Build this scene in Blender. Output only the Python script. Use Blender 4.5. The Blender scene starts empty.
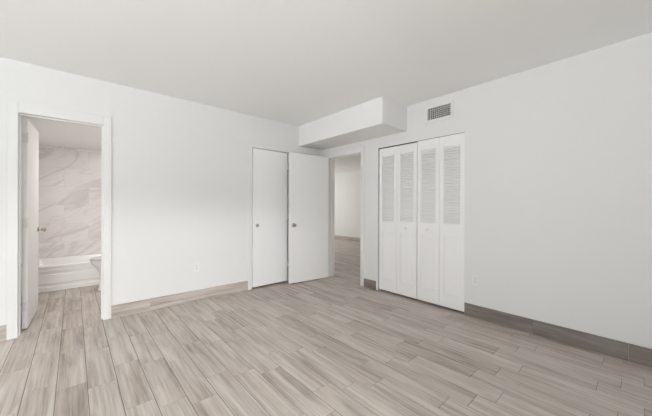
import bpy, bmesh, math, random
from mathutils import Vector, Matrix
random.seed(7)
SC = bpy.context.scene
COL = SC.collection

# ------------------------------------------------------------------ camera
cam_data = bpy.data.cameras.new('camera')
cam = bpy.data.objects.new('camera', cam_data)
COL.objects.link(cam)
cam_data.sensor_width = 36.0
cam_data.lens = 36.0 * 281.87 / 652.0
cam_data.shift_y = -1.344 / 652.0
cam_data.clip_start = 0.02
cam.location = (0.0, 0.0, 1.163)
cam.rotation_euler = (Matrix.Rotation(-math.radians(41.319), 3, 'Z') @ Matrix.Rotation(math.radians(90), 3, 'X') @ Matrix.Rotation(math.radians(0.149), 3, 'Z')).to_euler()   # the tripod head leans a fraction of a degree
SC.camera = cam

# ------------------------------------------------------------------ world, lights, exposure
w = bpy.data.worlds.new('sky')
SC.world = w
w.use_nodes = True
wn = w.node_tree.nodes
wn['Background'].inputs['Color'].default_value = (0.86, 0.93, 1.0, 1)
wn['Background'].inputs['Strength'].default_value = 1.0


def area(name, loc, rot, sx, sy, power, color=(1, 1, 1), shape='RECTANGLE', spread=180):
    l = bpy.data.lights.new(name, 'AREA')
    l.shape = shape
    l.size = sx
    l.size_y = sy
    l.energy = power
    l.color = color
    l.spread = math.radians(spread)
    o = bpy.data.objects.new(name, l)
    o.location = loc
    o.rotation_euler = rot
    COL.objects.link(o)
    return o


R90 = math.radians(90)
# daylight through the window behind the camera: a band of bright sky below the eaves, with upward fill lamps added to lift the ceiling
area('sky_below_eaves', (-2.3, -8.2, 2.62), (R90 + math.radians(-11), 0, math.radians(-14)), 4.0, 0.30, 560, (1.0, 1.0, 1.0))
area('ceiling_fill', (-1.1, -4.45, 0.95), (R90 + math.radians(63), 0, 0), 2.7, 0.9, 345, (0.905, 0.955, 1.0), 'RECTANGLE', 130)
area('side_fill', (-4.25, 0.3, 0.95), (R90 + math.radians(38), 0, -R90), 2.7, 0.9, 150, (0.905, 0.955, 1.0), 'RECTANGLE', 120)  # fill through the added side window, brightens the far corner and soffit
area('sky_above_roofs', (0.5, -8.2, 3.4), (R90 + math.radians(-20), 0, math.radians(8)), 2.8, 0.8, 760, (1.0, 1.0, 1.0))
# bathroom ceiling fixture and daylight in the next room
area('bathroom_light', (0.40, 4.80, 2.09), (0, 0, 0), 0.35, 0.35, 12.3, (1.0, 0.945, 0.91), 'DISK')
area('daylight_next_room', (5.2, 8.86, 1.35), (R90, 0, math.radians(180)), 2.2, 1.4, 56, (1.0, 0.98, 0.94))

SC.view_settings.view_transform = 'Standard'
SC.view_settings.look = 'None'
SC.view_settings.gamma = 1.0
SC.view_settings.use_curve_mapping = False
SC.view_settings.exposure = -0.09
SC.cycles.max_bounces = 16
SC.cycles.diffuse_bounces = 12
SC.cycles.glossy_bounces = 4
SC.cycles.transparent_max_bounces = 8
SC.cycles.use_denoising = True

# ------------------------------------------------------------------ materials


def new_mat(name):
    m = bpy.data.materials.new(name)
    m.use_nodes = True
    nt = m.node_tree
    return m, nt, nt.nodes, nt.links, nt.nodes['Principled BSDF']


def plain(name, color, rough=0.5, metal=0.0, bump=0.0, bscale=60.0, var=0.0, spec=0.5):
    m, nt, N, L, b = new_mat(name)
    b.inputs['Base Color'].default_value = (*color, 1)
    b.inputs['Roughness'].default_value = rough
    b.inputs['Metallic'].default_value = metal
    b.inputs['Specular IOR Level'].default_value = spec
    tc = N.new('ShaderNodeTexCoord')
    nz = N.new('ShaderNodeTexNoise')
    nz.inputs['Scale'].default_value = bscale
    nz.inputs['Detail'].default_value = 4
    L.new(tc.outputs['Object'], nz.inputs['Vector'])
    if var > 0:
        mx = N.new('ShaderNodeMix')
        mx.data_type = 'RGBA'
        mx.inputs['A'].default_value = (*[c * (1 - var) for c in color], 1)
        mx.inputs['B'].default_value = (*[min(1, c * (1 + var)) for c in color], 1)
        L.new(nz.outputs['Fac'], mx.inputs['Factor'])
        L.new(mx.outputs['Result'], b.inputs['Base Color'])
    if bump > 0:
        bp = N.new('ShaderNodeBump')
        bp.inputs['Strength'].default_value = bump
        bp.inputs['Distance'].default_value = 0.004
        L.new(nz.outputs['Fac'], bp.inputs['Height'])
        L.new(bp.outputs['Normal'], b.inputs['Normal'])
    return m


M_WALL = plain('white_wall_paint', (0.770, 0.771, 0.762), 0.7, bump=0.10, bscale=90, var=0.008, spec=0.3)
M_CEIL = plain('ceiling_paint', (0.885, 0.89, 0.885), 0.9, bump=0.12, bscale=110, var=0.01, spec=0.2)
M_SOFFIT = plain('soffit_paint', (0.82, 0.821, 0.812), 0.8, bump=0.10, bscale=90, var=0.008, spec=0.3)
M_TRIM = plain('white_trim_paint', (0.775, 0.776, 0.767), 0.38, bump=0.03, bscale=30)
M_DOOR = plain('white_door_paint', (0.87, 0.87, 0.862), 0.42, bump=0.04, bscale=25)
M_LOUVER = plain('white_louver_paint', (0.87, 0.87, 0.86), 0.45)
M_PLASTIC = plain('white_plastic', (0.80, 0.80, 0.79), 0.35)
M_SLOT = plain('dark_slot', (0.06, 0.06, 0.06), 0.6)
M_DUCT = plain('grey_duct_metal', (0.03, 0.031, 0.029), 0.6)
M_FIN = plain('grey_register_fins', (0.78, 0.78, 0.75), 0.5)
M_CHROME = plain('satin_nickel', (0.50, 0.48, 0.45), 0.22, metal=1.0)
M_BRASS = plain('aged_brass', (0.50, 0.45, 0.36), 0.25, metal=1.0)
M_PORC = plain('white_porcelain', (0.86, 0.86, 0.86), 0.12)
M_TUB = plain('white_enamel', (0.87, 0.865, 0.86), 0.18)
M_SEAT = plain('grey_white_seat', (0.62, 0.63, 0.64), 0.25)
M_GROUT = plain('brown_grey_grout', (0.13, 0.105, 0.09), 0.9, var=0.15, bscale=8)
M_ALU = plain('white_window_frame', (0.8, 0.8, 0.8), 0.35)


def pane_mat():
    m, nt, N, L, b = new_mat('window_glass')
    out = [n for n in N if n.type == 'OUTPUT_MATERIAL'][0]
    N.remove(b)
    t = N.new('ShaderNodeBsdfTransparent')
    g = N.new('ShaderNodeBsdfGlossy')
    g.inputs['Roughness'].default_value = 0.02
    mx = N.new('ShaderNodeMixShader')
    mx.inputs[0].default_value = 0.06
    L.new(t.outputs[0], mx.inputs[1])
    L.new(g.outputs[0], mx.inputs[2])
    L.new(mx.outputs[0], out.inputs['Surface'])
    return m


M_PANE = pane_mat()


def math_node(N, L, op, a, b=None, clamp=False):
    n = N.new('ShaderNodeMath')
    n.operation = op
    n.use_clamp = clamp
    for i, v in enumerate((a, b)):
        if v is None:
            continue
        if isinstance(v, (int, float)):
            n.inputs[i].default_value = v
        else:
            L.new(v, n.inputs[i])
    return n.outputs[0]


def ramp(N, L, fac, stops):
    r = N.new('ShaderNodeValToRGB')
    els = r.color_ramp.elements
    while len(els) < len(stops):
        els.new(0.5)
    for e, (p, c) in zip(els, stops):
        e.position = p
        e.color = (*c, 1)
    L.new(fac, r.inputs['Fac'])
    return r.outputs['Color']


def mixc(N, L, fac, a, b, blend='MIX'):
    mx = N.new('ShaderNodeMix')
    mx.data_type = 'RGBA'
    mx.blend_type = blend
    if isinstance(fac, (int, float)):
        mx.inputs['Factor'].default_value = fac
    else:
        L.new(fac, mx.inputs['Factor'])
    for k, v in (('A', a), ('B', b)):
        if isinstance(v, tuple):
            mx.inputs[k].default_value = (*v, 1)
        else:
            L.new(v, mx.inputs[k])
    return mx.outputs['Result']


def wood_tile_mat(name, cols, rough=0.42):
    """wood-look porcelain tile: UV.x runs along the tile, UV.y across; the 'tile' attribute gives each tile its own print."""
    m, nt, N, L, b = new_mat(name)
    uv = N.new('ShaderNodeUVMap')
    uv.uv_map = 'UVMap'
    at = N.new('ShaderNodeAttribute')
    at.attribute_name = 'tile'
    sx = N.new('ShaderNodeSeparateXYZ')
    L.new(uv.outputs['UV'], sx.inputs[0])
    sr = N.new('ShaderNodeSeparateColor')
    L.new(at.outputs['Color'], sr.inputs[0])
    seed = math_node(N, L, 'MULTIPLY', sr.outputs[1], 60.0)

    def noise(us, vs, scale, detail, rough_, off, dist=0.0):
        c = N.new('ShaderNodeCombineXYZ')
        L.new(math_node(N, L, 'MULTIPLY', sx.outputs[0], us), c.inputs[0])
        L.new(math_node(N, L, 'MULTIPLY', sx.outputs[1], vs), c.inputs[1])
        L.new(math_node(N, L, 'ADD', seed, off), c.inputs[2])
        n = N.new('ShaderNodeTexNoise')
        n.inputs['Scale'].default_value = scale
        n.inputs['Detail'].default_value = detail
        n.inputs['Roughness'].default_value = rough_
        n.inputs['Distortion'].default_value = dist
        L.new(c.outputs[0], n.inputs['Vector'])
        return n.outputs['Fac']
    broad = noise(1.6, 11.0, 1.0, 3, 0.55, 0.0, 0.6)
    streak = noise(1.3, 42.0, 1.0, 4, 0.6, 7.3, 0.3)
    fine = noise(4.0, 170.0, 1.0, 3, 0.6, 3.1)
    cloud = noise(3.0, 13.0, 1.0, 2, 0.5, 12.7, 0.8)
    t = math_node(N, L, 'ADD', math_node(N, L, 'MULTIPLY', broad, 0.42), math_node(N, L, 'MULTIPLY', streak, 0.42))
    t = math_node(N, L, 'ADD', t, math_node(N, L, 'MULTIPLY', fine, 0.18))
    t = math_node(N, L, 'ADD', t, math_node(N, L, 'MULTIPLY', math_node(N, L, 'SUBTRACT', sr.outputs[0], 0.5), 0.07))
    base = ramp(N, L, t, cols)
    # brown heart streaks over the grey print
    k = math_node(N, L, 'MULTIPLY', math_node(N, L, 'SUBTRACT', cloud, 0.50), 2.2, True)
    base = mixc(N, L, math_node(N, L, 'MULTIPLY', k, 0.85), base, mixc(N, L, 1.0, base, (0.86, 0.78, 0.71), 'MULTIPLY'))
    L.new(base, b.inputs['Base Color'])
    rr = math_node(N, L, 'ADD', math_node(N, L, 'MULTIPLY', streak, 0.14), rough - 0.07)
    L.new(rr, b.inputs['Roughness'])
    b.inputs['Specular IOR Level'].default_value = 0.45
    bp = N.new('ShaderNodeBump')
    bp.inputs['Strength'].default_value = 0.12
    bp.inputs['Distance'].default_value = 0.002
    L.new(fine, bp.inputs['Height'])
    L.new(bp.outputs['Normal'], b.inputs['Normal'])
    return m


WOOD_STOPS = [(0.31, (0.205, 0.160, 0.131)), (0.44, (0.405, 0.352, 0.312)), (0.56, (0.550, 0.497, 0.452)), (0.74, (0.695, 0.648, 0.605))]
M_FLOOR = wood_tile_mat('wood_look_floor_tile', WOOD_STOPS)
M_BASE = wood_tile_mat('wood_look_baseboard_tile', WOOD_STOPS, 0.45)
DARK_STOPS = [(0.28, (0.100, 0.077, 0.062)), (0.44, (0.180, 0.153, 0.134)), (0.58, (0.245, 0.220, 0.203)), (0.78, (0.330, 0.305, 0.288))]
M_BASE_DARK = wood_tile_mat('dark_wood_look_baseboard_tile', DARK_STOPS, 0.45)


def marble_mat():
    m, nt, N, L, b = new_mat('white_marble_tile')
    tc = N.new('ShaderNodeTexCoord')
    sp = N.new('ShaderNodeSeparateXYZ')
    L.new(tc.outputs['Object'], sp.inputs[0])
    along = math_node(N, L, 'ADD', sp.outputs[0], sp.outputs[1])
    cb = N.new('ShaderNodeCombineXYZ')
    L.new(along, cb.inputs[0])
    L.new(sp.outputs[2], cb.inputs[1])
    br = N.new('ShaderNodeTexBrick')
    br.inputs['Scale'].default_value = 1.0
    br.inputs['Brick Width'].default_value = 0.60
    br.inputs['Row Height'].default_value = 0.295
    br.inputs['Mortar Size'].default_value = 0.0018
    br.inputs['Mortar Smooth'].default_value = 0.3
    br.inputs['Color1'].default_value = (0, 0, 0, 1)
    br.inputs['Color2'].default_value = (1, 1, 1, 1)
    L.new(cb.outputs[0], br.inputs['Vector'])
    # each tile shifts its print
    sh = N.new('ShaderNodeCombineXYZ')
    sv = N.new('ShaderNodeSeparateColor')
    L.new(br.outputs['Color'], sv.inputs[0])
    L.new(math_node(N, L, 'MULTIPLY', sv.outputs[0], 1.7), sh.inputs[2])
    ad = N.new('ShaderNodeVectorMath')
    ad.operation = 'ADD'
    L.new(cb.outputs[0], ad.inputs[0])
    L.new(sh.outputs[0], ad.inputs[1])
    mp = N.new('ShaderNodeMapping')
    mp.inputs['Rotation'].default_value = (0, 0, math.radians(-33))
    L.new(ad.outputs[0], mp.inputs['Vector'])
    mp1 = mp
    mp = N.new('ShaderNodeMapping')
    mp.inputs['Scale'].default_value = (0.55, 1.7, 1.0)
    L.new(mp1.outputs[0], mp.inputs['Vector'])

    def vein(scale, width, dist, off):
        n = N.new('ShaderNodeTexNoise')
        n.inputs['Scale'].default_value = scale
        n.inputs['Detail'].default_value = 5
        n.inputs['Roughness'].default_value = 0.5
        n.inputs['Distortion'].default_value = dist
        o = N.new('ShaderNodeVectorMath')
        o.operation = 'ADD'
        o.inputs[1].default_value = (off, off * 0.7, off * 1.3)
        L.new(mp.outputs[0], o.inputs[0])
        L.new(o.outputs[0], n.inputs['Vector'])
        d = math_node(N, L, 'ABSOLUTE', math_node(N, L, 'SUBTRACT', n.outputs['Fac'], 0.5))
        return math_node(N, L, 'SUBTRACT', 1.0, math_node(N, L, 'DIVIDE', d, width), True)
    v1 = vein(1.3, 0.040, 0.7, 0.0)
    v2 = vein(2.2, 0.030, 1.0, 5.0)
    soft = vein(0.9, 0.16, 0.6, 2.0)
    c = mixc(N, L, math_node(N, L, 'MULTIPLY', soft, 0.35), (0.85, 0.825, 0.815), (0.71, 0.675, 0.665))
    c = mixc(N, L, math_node(N, L, 'MULTIPLY', v1, 0.42), c, (0.52, 0.46, 0.455))
    c = mixc(N, L, math_node(N, L, 'MULTIPLY', v2, 0.22), c, (0.55, 0.50, 0.49))
    c = mixc(N, L, math_node(N, L, 'MULTIPLY', br.outputs['Fac'], 0.7), c, (0.60, 0.575, 0.565))
    L.new(c, b.inputs['Base Color'])
    b.inputs['Roughness'].default_value = 0.25
    return m


M_MARBLE = marble_mat()

# ------------------------------------------------------------------ helpers


def box(bm, x0, x1, y0, y1, z0, z1, bevel=0.0, seg=1):
    a, b_ = sorted((x0, x1)), sorted((y0, y1))
    c = sorted((z0, z1))
    vs = [bm.verts.new((x, y, z)) for x in a for y in b_ for z in c]
    q = [(0, 1, 3, 2), (4, 6, 7, 5), (0, 4, 5, 1), (2, 3, 7, 6), (0, 2, 6, 4), (1, 5, 7, 3)]
    fs = [bm.faces.new([vs[i] for i in f]) for f in q]
    if bevel > 0:
        es = list({e for f in fs for e in f.edges})
        bmesh.ops.bevel(bm, geom=es, offset=bevel, segments=seg, affect='EDGES', profile=0.5)


def lathe(bm, prof, centre, axis, n=24):
    """prof: list of (radius, distance along axis)"""
    ax = Vector(axis).normalized()
    u = ax.orthogonal().normalized()
    v = ax.cross(u)
    c = Vector(centre)
    rings = []
    for r, d in prof:
        if r < 1e-6:
            rings.append([bm.verts.new(c + ax * d)])
        else:
            rings.append([bm.verts.new(c + ax * d + (u * math.cos(2 * math.pi * k / n) + v * math.sin(2 * math.pi * k / n)) * r) for k in range(n)])
    for a, b_ in zip(rings, rings[1:]):
        if len(a) == 1 and len(b_) == 1:
            continue
        for k in range(n):
            j = (k + 1) % n
            if len(a) == 1:
                bm.faces.new((a[0], b_[j], b_[k]))
            elif len(b_) == 1:
                bm.faces.new((a[k], a[j], b_[0]))
            else:
                bm.faces.new((a[k], a[j], b_[j], b_[k]))


def loft(bm, rings, cap0=True, cap1=True):
    rs = [[bm.verts.new(p) for p in r] for r in rings]
    n = len(rs[0])
    for a, b_ in zip(rs, rs[1:]):
        for k in range(n):
            j = (k + 1) % n
            bm.faces.new((a[k], a[j], b_[j], b_[k]))
    if cap0:
        bm.faces.new(list(reversed(rs[0])))
    if cap1:
        bm.faces.new(rs[-1])


def obj(name, bm, mats, parent=None, smooth=False, loc=(0, 0, 0), rotz=0.0):
    bmesh.ops.recalc_face_normals(bm, faces=bm.faces[:])
    me = bpy.data.meshes.new(name)
    bm.to_mesh(me)
    bm.free()
    for m in (mats if isinstance(mats, (list, tuple)) else [mats]):
        me.materials.append(m)
    if smooth:
        for p in me.polygons:
            p.use_smooth = True
        try:
            me.set_sharp_from_angle(angle=math.radians(35))
        except Exception:
            pass
    o = bpy.data.objects.new(name, me)
    o.location = loc
    o.rotation_euler = (0, 0, rotz)
    COL.objects.link(o)
    if parent:
        o.parent = parent
    return o


def tag(o, label=None, cat=None, group=None, kind=None):
    if label:
        o['label'] = label
    if cat:
        o['category'] = cat
    if group:
        o['group'] = group
    if kind:
        o['kind'] = kind
    return o


def struct(name, bm, mats, label=None, cat=None, smooth=False, **kw):
    return tag(obj(name, bm, mats, smooth=smooth, **kw), label, cat, kind='structure')


def empty(name, loc=(0, 0, 0), rotz=0.0):
    o = bpy.data.objects.new(name, None)
    o.empty_display_size = 0.1
    o.location = loc
    o.rotation_euler = (0, 0, rotz)
    COL.objects.link(o)
    return o


def wall_grid(bm, axis, p0, p1, a0, a1, z0, z1, holes):
    """a wall slab between p0 and p1 across `axis`, with rectangular holes (a0, a1, z0, z1)"""
    As = sorted({a0, a1, *[h[0] for h in holes], *[h[1] for h in holes]})
    for s, e in zip(As, As[1:]):
        m = (s + e) / 2
        zs = [(h[2], h[3]) for h in holes if h[0] < m < h[1]]
        zs.sort()
        z = z0
        spans = []
        for h0, h1 in zs:
            if h0 > z + 1e-6:
                spans.append((z, h0))
            z = h1
        if z < z1 - 1e-6:
            spans.append((z, z1))
        for q0, q1 in spans:
            if axis == 'y':
                box(bm, s, e, p0, p1, q0, q1)
            else:
                box(bm, p0, p1, s, e, q0, q1)


# ------------------------------------------------------------------ dimensions
CEIL = 2.44
YL, YLB = 3.663, 3.795          # left wall (front and back faces)
XR, XRB = 3.141, 3.259          # right wall
XN, YN = -3.60, -3.80           # the two walls behind the camera
BX0, BX1, BTOP = -0.402, 0.194, 1.990      # bathroom doorway
CX0, CX1, CTOP = 1.828, 2.452, 1.996       # closet door on the left wall
FY0, FY1, FTOP = 1.298, 2.475, 1.981       # folding closet
EY0, EY1, ETOP = 2.786, 3.490, 1.972       # entry doorway
VY0, VY1, VZ0, VZ1 = 1.452, 1.729, 2.194, 2.330   # air register hole
BATH_X0, BATH_X1, BATH_Y1, BATH_CEIL = -0.60, 0.885, 6.17, 2.11
HALL_X1, HALL_Y0, HALL_Y1, HALL_CEIL = 7.00, 2.65, 8.70, 2.37

# ------------------------------------------------------------------ floor: staggered wood-look tiles on a grout bed
PW, PL = 0.150, 0.590
PHASE = (0.190, 0.085, -0.015)
FX0, FX1, FY_0, FY_1 = XN - 0.1, HALL_X1 + 0.1, YN - 0.1, HALL_Y1 + 0.1
bm = bmesh.new()
uvl = bm.loops.layers.uv.new('UVMap')
cl = bm.loops.layers.float_color.new('tile')


def in_rooms(x0, x1, y0, y1):
    if y0 < YLB and x0 < XRB:
        return True
    if x0 < BATH_X1 and y0 < BATH_Y1:
        return True
    if x0 < 3.0 and y0 < 4.5:
        return True
    return x1 > XRB - 0.1 and y1 > 1.1


bx0, bx1, by0, by1 = FX0, FX1, FY_0, FY_1
q = [bm.verts.new(p) for p in ((bx0, by0, -0.0016), (bx1, by0, -0.0016), (bx1, by1, -0.0016), (bx0, by1, -0.0016))]
f = bm.faces.new(q)
f.material_index = 1
q2 = [bm.verts.new(p) for p in ((bx0, by0, -0.06), (bx1, by0, -0.06), (bx1, by1, -0.06), (bx0, by1, -0.06))]
bm.faces.new(list(reversed(q2))).material_index = 1
for k in range(4):
    j = (k + 1) % 4
    bm.faces.new((q[k], q2[k], q2[j], q[j])).material_index = 1
G, CH = 0.0014, 0.0009


LAY = None        # the tilers set out half a degree off the walls


def tile_face(pts, uvs, colr):
    if LAY:
        cs, sn = math.cos(LAY), math.sin(LAY)
        pts = [(cs * x - sn * (y - 2.7), 2.7 + sn * x + cs * (y - 2.7), z) for x, y, z in pts]
    fv = bm.faces.new([bm.verts.new(p) for p in pts])
    for lp, uvv in zip(fv.loops, uvs):
        lp[uvl].uv = uvv
        lp[cl] = colr


LAY = math.radians(0.5)
c0 = int(math.floor((FX0 + 0.255) / PW))
c1 = int(math.ceil((FX1 + 0.255) / PW))
for c in range(c0, c1):
    xa = -0.255 + c * PW
    xb = xa + PW
    k0 = int(math.floor((FY_0 - PHASE[c % 3]) / PL)) - 1
    k1 = int(math.ceil((FY_1 - PHASE[c % 3]) / PL)) + 1
    for k in range(k0, k1):
        ya = PHASE[c % 3] + k * PL
        yb = ya + PL
        colr = (random.random(), random.random(), random.random(), 1)
        if not in_rooms(xa, xb, ya, yb):
            continue
        X0, X1 = max(xa + G, bx0), min(xb - G, bx1)
        Y0, Y1 = max(ya + G * 0.7, by0), min(yb - G * 0.7, by1)
        if X1 - X0 < 0.01 or Y1 - Y0 < 0.01:
            continue
        du, dv = random.random() * 5, random.random() * 5
        o4 = [(X0, Y0), (X1, Y0), (X1, Y1), (X0, Y1)]
        i4 = [(X0 + CH, Y0 + CH), (X1 - CH, Y0 + CH), (X1 - CH, Y1 - CH), (X0 + CH, Y1 - CH)]
        uv = lambda p: (p[1] - ya + du, p[0] - xa + dv)
        tile_face([(p[0], p[1], 0.0) for p in i4], [uv(p) for p in i4], colr)
        for a in range(4):
            b2 = (a + 1) % 4
            tile_face([(*o4[a], -0.0015), (*o4[b2], -0.0015), (*i4[b2], 0.0), (*i4[a], 0.0)], [uv(o4[a]), uv(o4[b2]), uv(i4[b2]), uv(i4[a])], colr)
LAY = None
struct('floor', bm, [M_FLOOR, M_GROUT], 'grey-brown wood-look plank tile floor running through all the rooms', 'floor')

# ------------------------------------------------------------------ walls and ceilings
bm = bmesh.new()
box(bm, XN - 0.1, XRB, YN - 0.1, YLB, CEIL, CEIL + 0.12)
struct('ceiling', bm, M_CEIL, 'plain white bedroom ceiling', 'ceiling')

bm = bmesh.new()
wall_grid(bm, 'y', YL, YLB, XN - 0.1, XR, 0, CEIL, [(BX0, BX1, 0, BTOP), (CX0, CX1, 0, CTOP)])
struct('wall_left', bm, M_WALL, 'white wall with the bathroom doorway and a flat closet door', 'wall')

bm = bmesh.new()
wall_grid(bm, 'x', XR, XRB, YN - 0.1, YLB, 0, CEIL, [(FY0, FY1, 0, FTOP), (EY0, EY1, 0, ETOP), (VY0, VY1, VZ0, VZ1)])
struct('wall_right', bm, M_WALL, 'white wall with the louvered folding closet doors and air vent', 'wall')

WX0, WX1, WZ0, WZ1 = -2.50, 0.30, 0.80, 2.10
bm = bmesh.new()
wall_grid(bm, 'y', YN - 0.14, YN, XN, XR, 0, CEIL, [(WX0, WX1, WZ0, WZ1)])
struct('wall_back', bm, M_WALL)
bm = bmesh.new()
box(bm, 0.90, XR, YN, -0.55, 0, CEIL)  # unseen block added to shade the right-hand corner
struct('wall_added_shade', bm, M_WALL)
SY0, SY1 = -1.10, 1.70
bm = bmesh.new()
wall_grid(bm, 'x', XN - 0.14, XN, YN, YL, 0, CEIL, [(SY0, SY1, WZ0, WZ1)])
struct('wall_side', bm, M_WALL)

# window behind the camera
bm = bmesh.new()
fw = 0.045
ya, yb = YN - 0.11, YN - 0.05
box(bm, WX0, WX1, ya, yb, WZ0, WZ0 + fw)
box(bm, WX0, WX1, ya, yb, WZ1 - fw, WZ1)
for x in (WX0, (WX0 + WX1) / 2 - fw / 2, WX1 - fw):
    box(bm, x, x + fw, ya, yb, WZ0 + fw, WZ1 - fw)
w1 = struct('window_1', bm, M_ALU)
bm = bmesh.new()
box(bm, WX0 + fw, WX1 - fw, YN - 0.083, YN - 0.077, WZ0 + fw, WZ1 - fw)
obj('pane', bm, M_PANE, w1)

bm = bmesh.new()
xa, xb = XN - 0.11, XN - 0.05
box(bm, xa, xb, SY0, SY1, WZ0, WZ0 + fw)
box(bm, xa, xb, SY0, SY1, WZ1 - fw, WZ1)
for y in (SY0, (SY0 + SY1) / 2 - fw / 2, SY1 - fw):
    box(bm, xa, xb, y, y + fw, WZ0 + fw, WZ1 - fw)
w2 = struct('window_added_side', bm, M_ALU)  # unseen window added so the side fill can reach the far corner
bm = bmesh.new()
box(bm, XN - 0.083, XN - 0.077, SY0 + fw, SY1 - fw, WZ0 + fw, WZ1 - fw)
obj('pane', bm, M_PANE, w2)

# boxed-in duct under the ceiling in the far corner
bm = bmesh.new()
box(bm, 2.637, XR, 2.016, YL, 2.128, CEIL)
struct('ceiling_soffit', bm, M_SOFFIT, 'white boxed-in soffit under the ceiling above the entry doorway', 'soffit')

# bathroom shell
bm = bmesh.new()
box(bm, BATH_X0 - 0.1, BATH_X1 + 0.1, YLB, BATH_Y1 + 0.1, BATH_CEIL, BATH_CEIL + 0.1)
struct('ceiling_bathroom', bm, M_CEIL, 'low white ceiling seen inside the bathroom', 'ceiling')
bm = bmesh.new()
box(bm, BATH_X0 - 0.1, BATH_X1 + 0.1, BATH_Y1, BATH_Y1 + 0.1, 0, BATH_CEIL)
struct('wall_bathroom_back', bm, M_MARBLE, 'grey-veined white marble tile wall behind the bathtub', 'wall')
bm = bmesh.new()
box(bm, BATH_X0 - 0.1, BATH_X0, YLB, BATH_Y1, 0, BATH_CEIL)
struct('wall_bathroom_left', bm, M_WALL)
bm = bmesh.new()
box(bm, BATH_X1, BATH_X1 + 0.1, YLB, BATH_Y1, 0, BATH_CEIL)
struct('wall_bathroom_right', bm, M_WALL)

# next room shell
bm = bmesh.new()
box(bm, XRB, HALL_X1 + 0.1, HALL_Y0, HALL_Y1 + 0.1, HALL_CEIL, HALL_CEIL + 0.1)
struct('ceiling_next_room', bm, M_CEIL, 'white ceiling of the next room seen through the entry doorway', 'ceiling')
bm = bmesh.new()
box(bm, HALL_X1, HALL_X1 + 0.1, HALL_Y0, HALL_Y1, 0, HALL_CEIL)
struct('wall_next_room_far', bm, M_WALL, 'white far wall of the next room seen through the entry doorway', 'wall')
bm = bmesh.new()
box(bm, XRB, HALL_X1 + 0.1, HALL_Y0 - 0.1, HALL_Y0, 0, HALL_CEIL + 0.1)
struct('wall_next_room_near', bm, M_WALL)
bm = bmesh.new()
wall_grid(bm, 'y', HALL_Y1, HALL_Y1 + 0.1, XRB, HALL_X1 + 0.1, 0, HALL_CEIL + 0.1, [(3.8, 6.0, 0.65, 2.05)])
struct('wall_next_room_end', bm, M_WALL)
bm = bmesh.new()
box(bm, XRB - 0.1, XRB, YLB, HALL_Y1, 0, HALL_CEIL + 0.1)
struct('wall_next_room_left', bm, M_WALL)

# closet interiors
bm = bmesh.new()
box(bm, XRB, 3.85, FY0 - 0.2, FY0 - 0.12, 0, CEIL)
box(bm, 3.85, 3.93, FY0 - 0.2, HALL_Y0 - 0.1, 0, CEIL)
box(bm, XRB, 3.85, FY0 - 0.12, HALL_Y0 - 0.1, CEIL, CEIL + 0.08)
struct('wall_closet', bm, M_WALL)
bm = bmesh.new()
box(bm, 1.5, 1.58, YLB, 4.4, 0, CEIL)
box(bm, 2.62, 2.70, YLB, 4.4, 0, CEIL)
box(bm, 1.5, 2.70, 4.4, 4.48, 0, CEIL)
box(bm, 1.58, 2.62, YLB, 4.4, CEIL - 0.1, CEIL)
struct('wall_linen_closet', bm, M_WALL)

# ------------------------------------------------------------------ baseboards: the floor tile stood on edge


def baseboard(name, axis, face, out, runs, h=0.132, label=None, mat=None):
    """runs: (start, joints..., end) along the wall; `out` is the sign pointing into the room"""
    global bm, uvl, cl
    bm = bmesh.new()
    uvl = bm.loops.layers.uv.new('UVMap')
    cl = bm.loops.layers.float_color.new('tile')
    t = 0.011
    for run in runs:
        for s, e in zip(run, run[1:]):
            colr = (0.25 + random.random() * 0.5, random.random(), random.random(), 1)
            du, dv = random.random() * 5, random.random() * 5
            s2, e2 = s + 0.0008, e - 0.0008
            f0, f1 = face, face + out * t
            P = (lambda a, d, z: (a, d, z)) if axis == 'y' else (lambda a, d, z: (d, a, z))
            for quad in (
                [(s2, f1, 0), (e2, f1, 0), (e2, f1, h - 0.003), (s2, f1, h - 0.003)],
                [(s2, f1, h - 0.003), (e2, f1, h - 0.003), (e2, f1 - out * 0.003, h), (s2, f1 - out * 0.003, h)],
                [(s2, f1 - out * 0.003, h), (e2, f1 - out * 0.003, h), (e2, f0, h), (s2, f0, h)],
                [(s2, f0, 0), (s2, f1, 0), (s2, f1, h), (s2, f0, h)],
                [(e2, f0, 0), (e2, f1, 0), (e2, f1, h), (e2, f0, h)],
                [(s2, f0, 0), (e2, f0, 0), (e2, f0, h), (s2, f0, h)],
                [(s2, f0, 0), (e2, f0, 0), (e2, f1, 0), (s2, f1, 0)],
            ):
                tile_face([P(*p) for p in quad], [(p[0] + du, p[2] + dv) for p in quad], colr)
    return struct(name, bm, mat or M_BASE, label, 'baseboard' if label else None)


baseboard('baseboard_left', 'y', YL, -1, [(XN, -3.446, -2.854, -2.262, -1.67, -1.078, -0.463), (0.259, 0.605, 1.195, 1.776), (2.490, XR - 0.012)], label='wood-look tile baseboard along the white wall beside the bathroom doorway')
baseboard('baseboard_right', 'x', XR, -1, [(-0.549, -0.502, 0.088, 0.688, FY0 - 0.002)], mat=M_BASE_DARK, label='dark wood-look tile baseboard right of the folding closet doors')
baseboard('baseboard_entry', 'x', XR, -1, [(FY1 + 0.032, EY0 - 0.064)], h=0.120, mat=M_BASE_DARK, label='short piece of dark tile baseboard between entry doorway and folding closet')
baseboard('baseboard_next_room', 'x', HALL_X1, -1, [tuple([HALL_Y0 + 0.592 * k for k in range(11)])], label='tile baseboard of the next room seen through the entry doorway')
baseboard('baseboard_back', 'y', YN, 1, [tuple([XN + 0.49 * k for k in range(10)])])
baseboard('baseboard_side', 'x', XN, 1, [tuple([YN + 0.6 * k for k in range(13)])])

# ------------------------------------------------------------------ door casings (trim)


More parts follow.
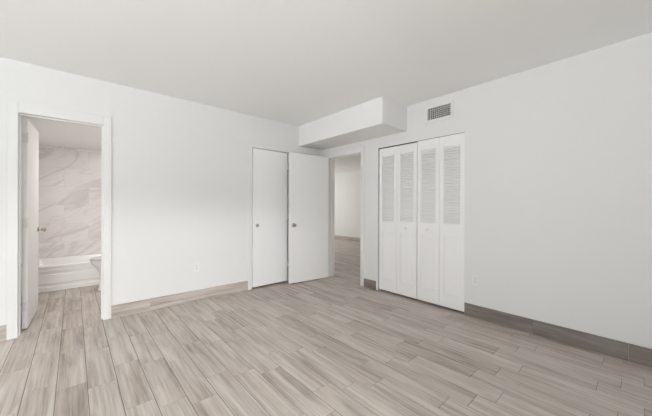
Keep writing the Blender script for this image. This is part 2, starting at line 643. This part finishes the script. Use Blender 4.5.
def casing(name, axis, face, out, a0, a1, top, back, w0, w1, wt, label, t=0.014, stop=None):
    bm = bmesh.new()

    def bx(a, b_, d0, d1, z0, z1, bev=0.003):
        if axis == 'y':
            box(bm, a, b_, d0, d1, z0, z1, bev)
        else:
            box(bm, d0, d1, a, b_, z0, z1, bev)
    fo = face + out * t
    jl = 0.004
    if w0:
        bx(a0 - w0, a0 + jl, face, fo, 0, top + wt)
    if w1:
        bx(a1 - jl, a1 + w1, face, fo, 0, top + wt)
    if wt:
        bx(a0 + jl, a1 - jl, face, fo, top - jl, top + wt)
    # jamb lining through the wall
    bx(a0, a0 + jl, face + out * 0.002, back, 0, top, 0)
    bx(a1 - jl, a1, face + out * 0.002, back, 0, top, 0)
    bx(a0 + jl, a1 - jl, face + out * 0.002, back, top - jl, top, 0)
    if stop is not None:
        s0, s1 = stop
        bx(a0 + jl, a0 + jl + 0.011, s0, s1, 0, top - jl, 0)
        bx(a1 - jl - 0.011, a1 - jl, s0, s1, 0, top - jl, 0)
        bx(a0 + jl + 0.011, a1 - jl - 0.011, s0, s1, top - jl - 0.011, top - jl, 0)
    return struct(name, bm, M_TRIM, label, 'door frame')


casing('trim_1', 'y', YL, -1, BX0, BX1, BTOP, YLB, 0.062, 0.065, 0.088, 'white door frame around the bathroom doorway', stop=(YL + 0.03, YL + 0.07))
casing('trim_2', 'y', YL, -1, CX0, CX1, CTOP, YLB, 0.056, 0.040, 0.020, 'white frame around the flat closet door', stop=(YL + 0.046, YL + 0.07))
casing('trim_3', 'x', XR, -1, EY0, EY1, ETOP, XRB, 0.062, 0.062, 0.088, 'white door frame around the open entry doorway', stop=(XR + 0.05, XR + 0.08))
casing('trim_4', 'x', XR, -1, FY0, FY1, FTOP, XRB, 0.0, 0.030, 0.0, 'thin white frame edge around the folding closet doors', t=0.006)

# ------------------------------------------------------------------ doors


def knob(bm, c, axis, s=1.0):
    lathe(bm, [(0.0, 0), (0.031 * s, 0), (0.031 * s, 0.004), (0.026 * s, 0.008), (0.012 * s, 0.011), (0.011 * s, 0.030), (0.018 * s, 0.036), (0.0255 * s, 0.045),
               (0.0265 * s, 0.054), (0.023 * s, 0.062), (0.014 * s, 0.066), (0.0, 0.067)], c, axis)


def hinge(bm, x, y, z, leaf):
    lathe(bm, [(0, -0.046), (0.006, -0.046), (0.006, 0.046), (0, 0.046)], (x, y, z), (0, 0, 1), 12)
    lathe(bm, [(0, 0.046), (0.0075, 0.046), (0.0075, 0.050), (0.003, 0.054), (0, 0.054)], (x, y, z), (0, 0, 1), 12)
    (bx0_, bx1_, by0_, by1_) = leaf
    box(bm, bx0_, bx1_, by0_, by1_, z - 0.044, z + 0.044)


# bathroom door, swung into the bathroom about its left jamb
d1 = empty('door_1', (-0.393, 3.840, 0), math.radians(87.8))
tag(d1, 'white flush door swung open into the marble-tiled bathroom', 'door', kind='structure')
W1 = 0.65
bm = bmesh.new()
box(bm, 0, W1, -0.035, 0.0, 0.015, BTOP - 0.005, 0.0015)
obj('door_leaf', bm, M_DOOR, d1)
bm = bmesh.new()
knob(bm, (W1 - 0.06, -0.035, 0.902), (0, -1, 0), 0.88)
k_ = obj('door_knob', bm, M_BRASS, d1, smooth=True)
k_['label'] = 'brass door knob'
bm = bmesh.new()
knob(bm, (W1 - 0.06, 0.0, 0.905), (0, 1, 0))
k_ = obj('door_knob', bm, M_BRASS, d1, smooth=True)
k_['label'] = 'brass door knob'
for z in (0.22, 1.0, 1.80):
    bm = bmesh.new()
    hinge(bm, -0.006, -0.036, z, (-0.003, -0.001, -0.035, -0.002))
    obj('hinge', bm, M_TRIM, d1, smooth=True)

# closed closet door in the left wall, hinges at its right edge
d2 = empty('door_2', (2.410, YL, 0))
tag(d2, 'closed white flush closet door in the left wall, beside the open entry door', 'door', kind='structure')
bm = bmesh.new()
wd = 2.410 - CX0 - 0.004
box(bm, -wd + 0.007, 0.002, -0.020, 0.036, 0.027, CTOP - 0.014, 0.0015)
obj('door_leaf', bm, M_DOOR, d2)
bm = bmesh.new()
knob(bm, (-wd + 0.060, 0.002, 0.895), (0, -1, 0), 0.95)
obj('door_knob', bm, M_CHROME, d2, smooth=True)['label'] = 'satin nickel door knob'
for z in (0.28, 1.02, 1.78):
    bm = bmesh.new()
    hinge(bm, 0.006, -0.001, z, (-0.022, 0.038, 0.0015, 0.0035))
    obj('hinge', bm, M_TRIM, d2, smooth=True)

# entry door, opened right round against the left wall
TH = math.radians(180 - 6.0)
d3 = empty('door_3', (XR - 0.064, EY1 - 0.024, 0), TH)
tag(d3, 'white flush entry door standing wide open in front of the left wall', 'door', kind='structure')
W3 = 0.715
bm = bmesh.new()
box(bm, 0.0, W3, 0.0, 0.035, 0.012, ETOP - 0.002, 0.0015)
obj('door_leaf', bm, M_DOOR, d3)
for yk, dr in ((0.035, 1), (0.0, -1)):
    bm = bmesh.new()
    knob(bm, (W3 - 0.062, yk, 0.885), (0, dr, 0), 0.95)
    obj('door_knob', bm, M_CHROME, d3, smooth=True)['label'] = 'satin nickel door knob'
for z in (0.22, 1.0, 1.78):
    bm = bmesh.new()
    hinge(bm, -0.005, -0.004, z, (-0.003, -0.001, 0.0, 0.030))
    obj('hinge', bm, M_TRIM, d3, smooth=True)

# ------------------------------------------------------------------ louvered folding closet doors
XF, XT = XR + 0.006, 0.028      # front face and thickness
ZB, LZ0, LZ1, PZ0, PZ1 = 0.024, 0.968, 1.857, 0.160, 0.833


def leaf_mesh(ya, yb, ztop):
    """stiles and rails"""
    bm = bmesh.new()
    s = 0.047
    for a, b_ in ((ya, ya + s), (yb - s, yb)):
        box(bm, XF, XF + XT, a, b_, ZB, ztop, 0.0012)
    for z0, z1 in ((ZB, PZ0), (PZ1, LZ0), (LZ1, ztop)):
        box(bm, XF + 0.0005, XF + XT, ya + s, yb - s, z0, z1)
    return bm


def louver_mesh(ya, yb):
    bm = bmesh.new()
    s = 0.047
    n = 29
    pitch = (LZ1 - LZ0) / n
    for k in range(n):
        z = LZ0 + pitch * (k + 0.5)
        c, sn = math.cos(math.radians(54)), math.sin(math.radians(54))
        hw, ht = 0.0172, 0.0032
        xc = XF + XT / 2
        pts = []
        for (u, v) in ((-hw, -ht), (hw, -ht), (hw, ht), (-hw, ht)):
            # outer (room side) edge low, inner edge high
            pts.append((xc + u * c - v * sn, z + u * sn + v * c))
        r0 = [(x, ya + s - 0.003, zz) for x, zz in pts]
        r1 = [(x, yb - s + 0.003, zz) for x, zz in pts]
        loft(bm, [r0, r1])
    return bm


def raised_panel_mesh(ya, yb):
    bm = bmesh.new()
    s = 0.047
    y0, y1 = ya + s, yb - s
    b_ = 0.030
    rings = []
    for ins, xx in ((0.0, XF + 0.006), (0.005, XF + 0.007), (b_, XF + 0.0025), (b_ + 0.002, XF + 0.002)):
        rings.append([(xx, y0 + ins, PZ0 + ins), (xx, y1 - ins, PZ0 + ins), (xx, y1 - ins, PZ1 - ins), (xx, y0 + ins, PZ1 - ins)])
    rings.insert(0, [(XF + XT - 0.004, y0, PZ0), (XF + XT - 0.004, y1, PZ0), (XF + XT - 0.004, y1, PZ1), (XF + XT - 0.004, y0, PZ1)])
    loft(bm, rings)
    return bm


def bifold(y_lo, y_hi, ztop, knob_leaf, knob_y, label):
    root = empty('louvered_bifold_door', (XF, (y_lo + y_hi) / 2, 0))
    tag(root, label, 'closet door', 'louvered folding closet doors', 'thing')
    inv = Matrix.Translation(root.location).inverted()
    mid = (y_lo + y_hi) / 2
    g = 0.0015
    for i, (a, b_) in enumerate(((mid + g, y_hi), (y_lo, mid - g))):
        def put(name, bm, mat, par, sm=False):
            if par is root:
                bmesh.ops.transform(bm, matrix=inv, verts=bm.verts[:])
            else:
                bmesh.ops.transform(bm, matrix=inv, verts=bm.verts[:])
            return obj(name, bm, mat, par, smooth=sm)
        lf = put('door_leaf', leaf_mesh(a, b_, ztop), M_DOOR, root)
        put('louver', louver_mesh(a, b_), M_LOUVER, lf)
        put('raised_panel', raised_panel_mesh(a, b_), M_DOOR, lf)
        if i == knob_leaf:
            bm = bmesh.new()
            lathe(bm, [(0, 0), (0.010, 0), (0.008, 0.010), (0.0165, 0.018), (0.018, 0.024), (0.013, 0.030), (0, 0.031)], (XF, knob_y, 0.890), (-1, 0, 0), 20)
            put('knob', bm, M_DOOR, lf, True)
    return root


bifold(1.879, 2.456, 1.963, 1, 2.034, 'white louvered folding door next to the entry doorway')
bifold(1.302, 1.871, 1.972, 0, 1.738, 'white louvered folding door nearer the wall outlet, under the air vent')
bm = bmesh.new()
box(bm, XF + 0.002, XF + 0.026, FY0 + 0.004, FY1 - 0.004, FTOP - 0.008, FTOP - 0.0045)
struct('trim_5', bm, M_DUCT, 'metal track along the top of the folding closet opening', 'door track')

# ------------------------------------------------------------------ air vent above the folding doors
v = empty('air_vent', (XR, (VY0 + VY1) / 2, (VZ0 + VZ1) / 2))
tag(v, 'white-framed air vent with grey fins high above the folding closet doors', 'air vent')
vl = Matrix.Translation(v.location).inverted()
bm = bmesh.new()
oy0, oy1, oz0, oz1 = 1.426, 1.772, 2.167, 2.362
for a in ((oy0, VY0, oz0, oz1), (VY1, oy1, oz0, oz1), (VY0, VY1, oz0, VZ0), (VY0, VY1, VZ1, oz1)):
    box(bm, XR - 0.008, XR - 0.0005, a[0], a[1], a[2], a[3])
bmesh.ops.transform(bm, matrix=vl, verts=bm.verts[:])
obj('frame', bm, M_TRIM, v)
bm = bmesh.new()
n = 12
for k in range(n):
    yc = VY0 + (VY1 - VY0) * (k + 0.5) / n
    lean = 0.0
    r0 = [(XR - 0.004, yc - 0.0030 + lean, VZ0), (XR - 0.004, yc + 0.0030 + lean, VZ0), (XR + 0.006, yc + 0.0030 - lean, VZ0), (XR + 0.006, yc - 0.0030 - lean, VZ0)]
    loft(bm, [r0, [(p[0], p[1], VZ1) for p in r0]])
bmesh.ops.transform(bm, matrix=vl, verts=bm.verts[:])
obj('fin', bm, M_FIN, v)
bm = bmesh.new()
for k in range(6):
    zc = VZ0 + (VZ1 - VZ0) * (k + 0.5) / 6
    box(bm, XR + 0.020, XR + 0.036, VY0, VY1, zc - 0.0008, zc + 0.0008)
bmesh.ops.transform(bm, matrix=vl, verts=bm.verts[:])
obj('damper', bm, M_FIN, v)
bm = bmesh.new()
e = 0.002
box(bm, XR + 0.10, XR + 0.104, VY0, VY1, VZ0, VZ1)
box(bm, XR + 0.001, XR + 0.10, VY0 - e, VY0, VZ0, VZ1)
box(bm, XR + 0.001, XR + 0.10, VY1, VY1 + e, VZ0, VZ1)
box(bm, XR + 0.001, XR + 0.10, VY0, VY1, VZ0 - e, VZ0)
box(bm, XR + 0.001, XR + 0.10, VY0, VY1, VZ1, VZ1 + e)
bmesh.ops.transform(bm, matrix=vl, verts=bm.verts[:])
obj('duct', bm, M_DUCT, v)

# ------------------------------------------------------------------ wall outlets


def outlet(loc, rotz, label):
    r = empty('wall_outlet', loc, rotz)      # local -y points into the room
    tag(r, label, 'outlet')
    bm = bmesh.new()
    box(bm, -0.036, 0.036, -0.005, 0.0, -0.058, 0.058, 0.002, 2)
    obj('plate', bm, M_PLASTIC, r)
    for s in (-1, 1):
        bm = bmesh.new()
        n = 20
        ring = []
        for k in range(n):
            a = 2 * math.pi * k / n
            ring.append((0.0165 * math.cos(a), max(-0.0125, min(0.0125, 0.0165 * math.sin(a))) + s * 0.0195))
        loft(bm, [[(x, -0.0049, z) for x, z in ring], [(x, -0.0065, z) for x, z in ring]])
        f_ = obj('socket', bm, M_PLASTIC, r)
        bm = bmesh.new()
        box(bm, -0.0078, -0.0052, -0.0069, -0.0064, s * 0.0195 - 0.001, s * 0.0195 + 0.008)
        box(bm, 0.0052, 0.0078, -0.0069, -0.0064, s * 0.0195 - 0.001, s * 0.0195 + 0.008)
        lathe(bm, [(0, 0), (0.0026, 0), (0.0026, 0.0005), (0, 0.0005)], (0, -0.0064, s * 0.0195 - 0.007), (0, -1, 0), 12)
        obj('slot', bm, M_SLOT, f_)
    bm = bmesh.new()
    lathe(bm, [(0, 0), (0.0033, 0), (0.0028, 0.0012), (0, 0.0014)], (0, -0.005, 0), (0, -1, 0), 12)
    obj('screw', bm, M_CHROME, r)
    return r


outlet((XR, 1.188, 0.396), -R90, 'white wall outlet right of the folding closet doors')
outlet((1.097, YL, 0.415), 0.0, 'white wall outlet between the bathroom doorway and the flat closet door')

# ------------------------------------------------------------------ bathtub
TY0, TY1, TX0, TX1, TZ = 5.340, BATH_Y1 - 0.002, BATH_X0 + 0.002, BATH_X1 - 0.002, 0.354


def rrect(x0, x1, y0, y1, r, z, n=6):
    pts = []
    for cx, cy, a0 in ((x1 - r, y1 - r, 0), (x0 + r, y1 - r, 90), (x0 + r, y0 + r, 180), (x1 - r, y0 + r, 270)):
        for k in range(n + 1):
            a = math.radians(a0 + 90 * k / n)
            pts.append((cx + r * math.cos(a), cy + r * math.sin(a), z))
    return pts


t = empty('bathtub', ((TX0 + TX1) / 2, (TY0 + TY1) / 2, 0))
tag(t, 'white bathtub with a panelled apron below the marble tile wall', 'bathtub')
tl = Matrix.Translation(t.location).inverted()
bm = bmesh.new()
rings = [rrect(TX0, TX1, TY0 + 0.02, TY1, 0.012, 0.0),
         rrect(TX0, TX1, TY0 + 0.02, TY1, 0.012, TZ - 0.05),
         rrect(TX0, TX1, TY0 + 0.004, TY1, 0.012, TZ - 0.045),
         rrect(TX0, TX1, TY0, TY1, 0.012, TZ - 0.012),
         rrect(TX0 + 0.004, TX1 - 0.004, TY0 + 0.005, TY1 - 0.004, 0.012, TZ - 0.003),
         rrect(TX0 + 0.012, TX1 - 0.012, TY0 + 0.014, TY1 - 0.012, 0.012, TZ),
         rrect(TX0 + 0.07, TX1 - 0.07, TY0 + 0.075, TY1 - 0.05, 0.10, TZ),
         rrect(TX0 + 0.085, TX1 - 0.085, TY0 + 0.09, TY1 - 0.065, 0.10, TZ - 0.015),
         rrect(TX0 + 0.16, TX1 - 0.14, TY0 + 0.13, TY1 - 0.11, 0.12, 0.10),
         rrect(TX0 + 0.22, TX1 - 0.20, TY0 + 0.19, TY1 - 0.17, 0.10, 0.06)]
loft(bm, rings)
bmesh.ops.transform(bm, matrix=tl, verts=bm.verts[:])
obj('basin', bm, M_TUB, t, smooth=True)
bm = bmesh.new()
# apron: raised border round a recessed panel, with a toe rail
a0, a1 = TX0 + 0.001, TX1 - 0.001
yf = TY0 + 0.007
box(bm, a0, a1, yf, TY0 + 0.0205, TZ - 0.085, TZ - 0.048, 0.003)
box(bm, a0, a1, yf, TY0 + 0.0205, 0.001, 0.062, 0.003)
box(bm, a0, a0 + 0.09, yf, TY0 + 0.0205, 0.062, TZ - 0.085)
box(bm, a1 - 0.09, a1, yf, TY0 + 0.0205, 0.062, TZ - 0.085)
box(bm, a0 + 0.16, a1 - 0.16, TY0 + 0.012, TY0 + 0.0205, 0.10, TZ - 0.125, 0.004)
bmesh.ops.transform(bm, matrix=tl, verts=bm.verts[:])
obj('apron', bm, M_TUB, t)

# ------------------------------------------------------------------ toilet, backed on to the bathroom's right wall, facing left
TLX, TLY = BATH_X1 - 0.010, 5.00
to = empty('toilet', (TLX, TLY, 0), R90)       # local -y = front? local +y axis -> world -x (front)
tag(to, 'white toilet with grey-white seat partly hidden behind the doorway edge', 'toilet')


def egg(z, front, back, half, n=40, tilt=0.0):
    """plan outline: local y from back to front (front = +y)"""
    pts = []
    for k in range(n):
        a = 2 * math.pi * k / n
        s_, c_ = math.sin(a), math.cos(a)
        cy = back + half * 0.98
        ry = (front - cy) if s_ > 0 else (cy - back)
        pts.append((half * c_, cy + ry * s_, z))
    return pts


FR = 0.755
bm = bmesh.new()
loft(bm, [egg(0.0, FR - 0.085, 0.19, 0.110), egg(0.02, FR - 0.085, 0.19, 0.112), egg(0.05, FR - 0.10, 0.195, 0.103), egg(0.16, FR - 0.105, 0.20, 0.100),
          egg(0.24, FR - 0.10, 0.19, 0.122), egg(0.31, FR - 0.07, 0.18, 0.150), egg(0.36, FR - 0.025, 0.17, 0.172), egg(0.40, FR - 0.008, 0.165, 0.180), egg(0.418, FR - 0.008, 0.165, 0.180),
          egg(0.420, FR - 0.05, 0.21, 0.140), egg(0.40, FR - 0.06, 0.22, 0.132), egg(0.30, FR - 0.14, 0.28, 0.09), egg(0.24, FR - 0.2, 0.33, 0.05)])
obj('bowl', bm, M_PORC, to, smooth=True)
bm = bmesh.new()
loft(bm, [egg(0.421, FR, 0.19, 0.183), egg(0.424, FR + 0.004, 0.19, 0.186), egg(0.434, FR + 0.004, 0.19, 0.186), egg(0.437, FR, 0.19, 0.183)])
obj('seat', bm, M_SEAT, to, smooth=True)
bm = bmesh.new()
loft(bm, [egg(0.4375, FR - 0.002, 0.185, 0.182), egg(0.441, FR + 0.002, 0.185, 0.185), egg(0.450, FR - 0.001, 0.185, 0.183), egg(0.456, FR - 0.02, 0.20, 0.165)])
obj('lid', bm, M_SEAT, to, smooth=True)
bm = bmesh.new()
loft(bm, [rrect(-0.19, 0.19, 0.015, 0.185, 0.03, 0.40), rrect(-0.205, 0.205, 0.005, 0.195, 0.03, 0.55), rrect(-0.215, 0.215, 0.0, 0.20, 0.03, 0.755)])
obj('tank', bm, M_PORC, to, smooth=True)
bm = bmesh.new()
loft(bm, [rrect(-0.222, 0.222, 0.0, 0.208, 0.03, 0.756), rrect(-0.225, 0.225, 0.0, 0.212, 0.03, 0.775), rrect(-0.215, 0.215, 0.01, 0.20, 0.03, 0.79)])
obj('tank_lid', bm, M_PORC, to, smooth=True)
bm = bmesh.new()
box(bm, -0.165, -0.085, 0.202, 0.214, 0.70, 0.714, 0.003)
obj('flush_lever', bm, M_CHROME, to)
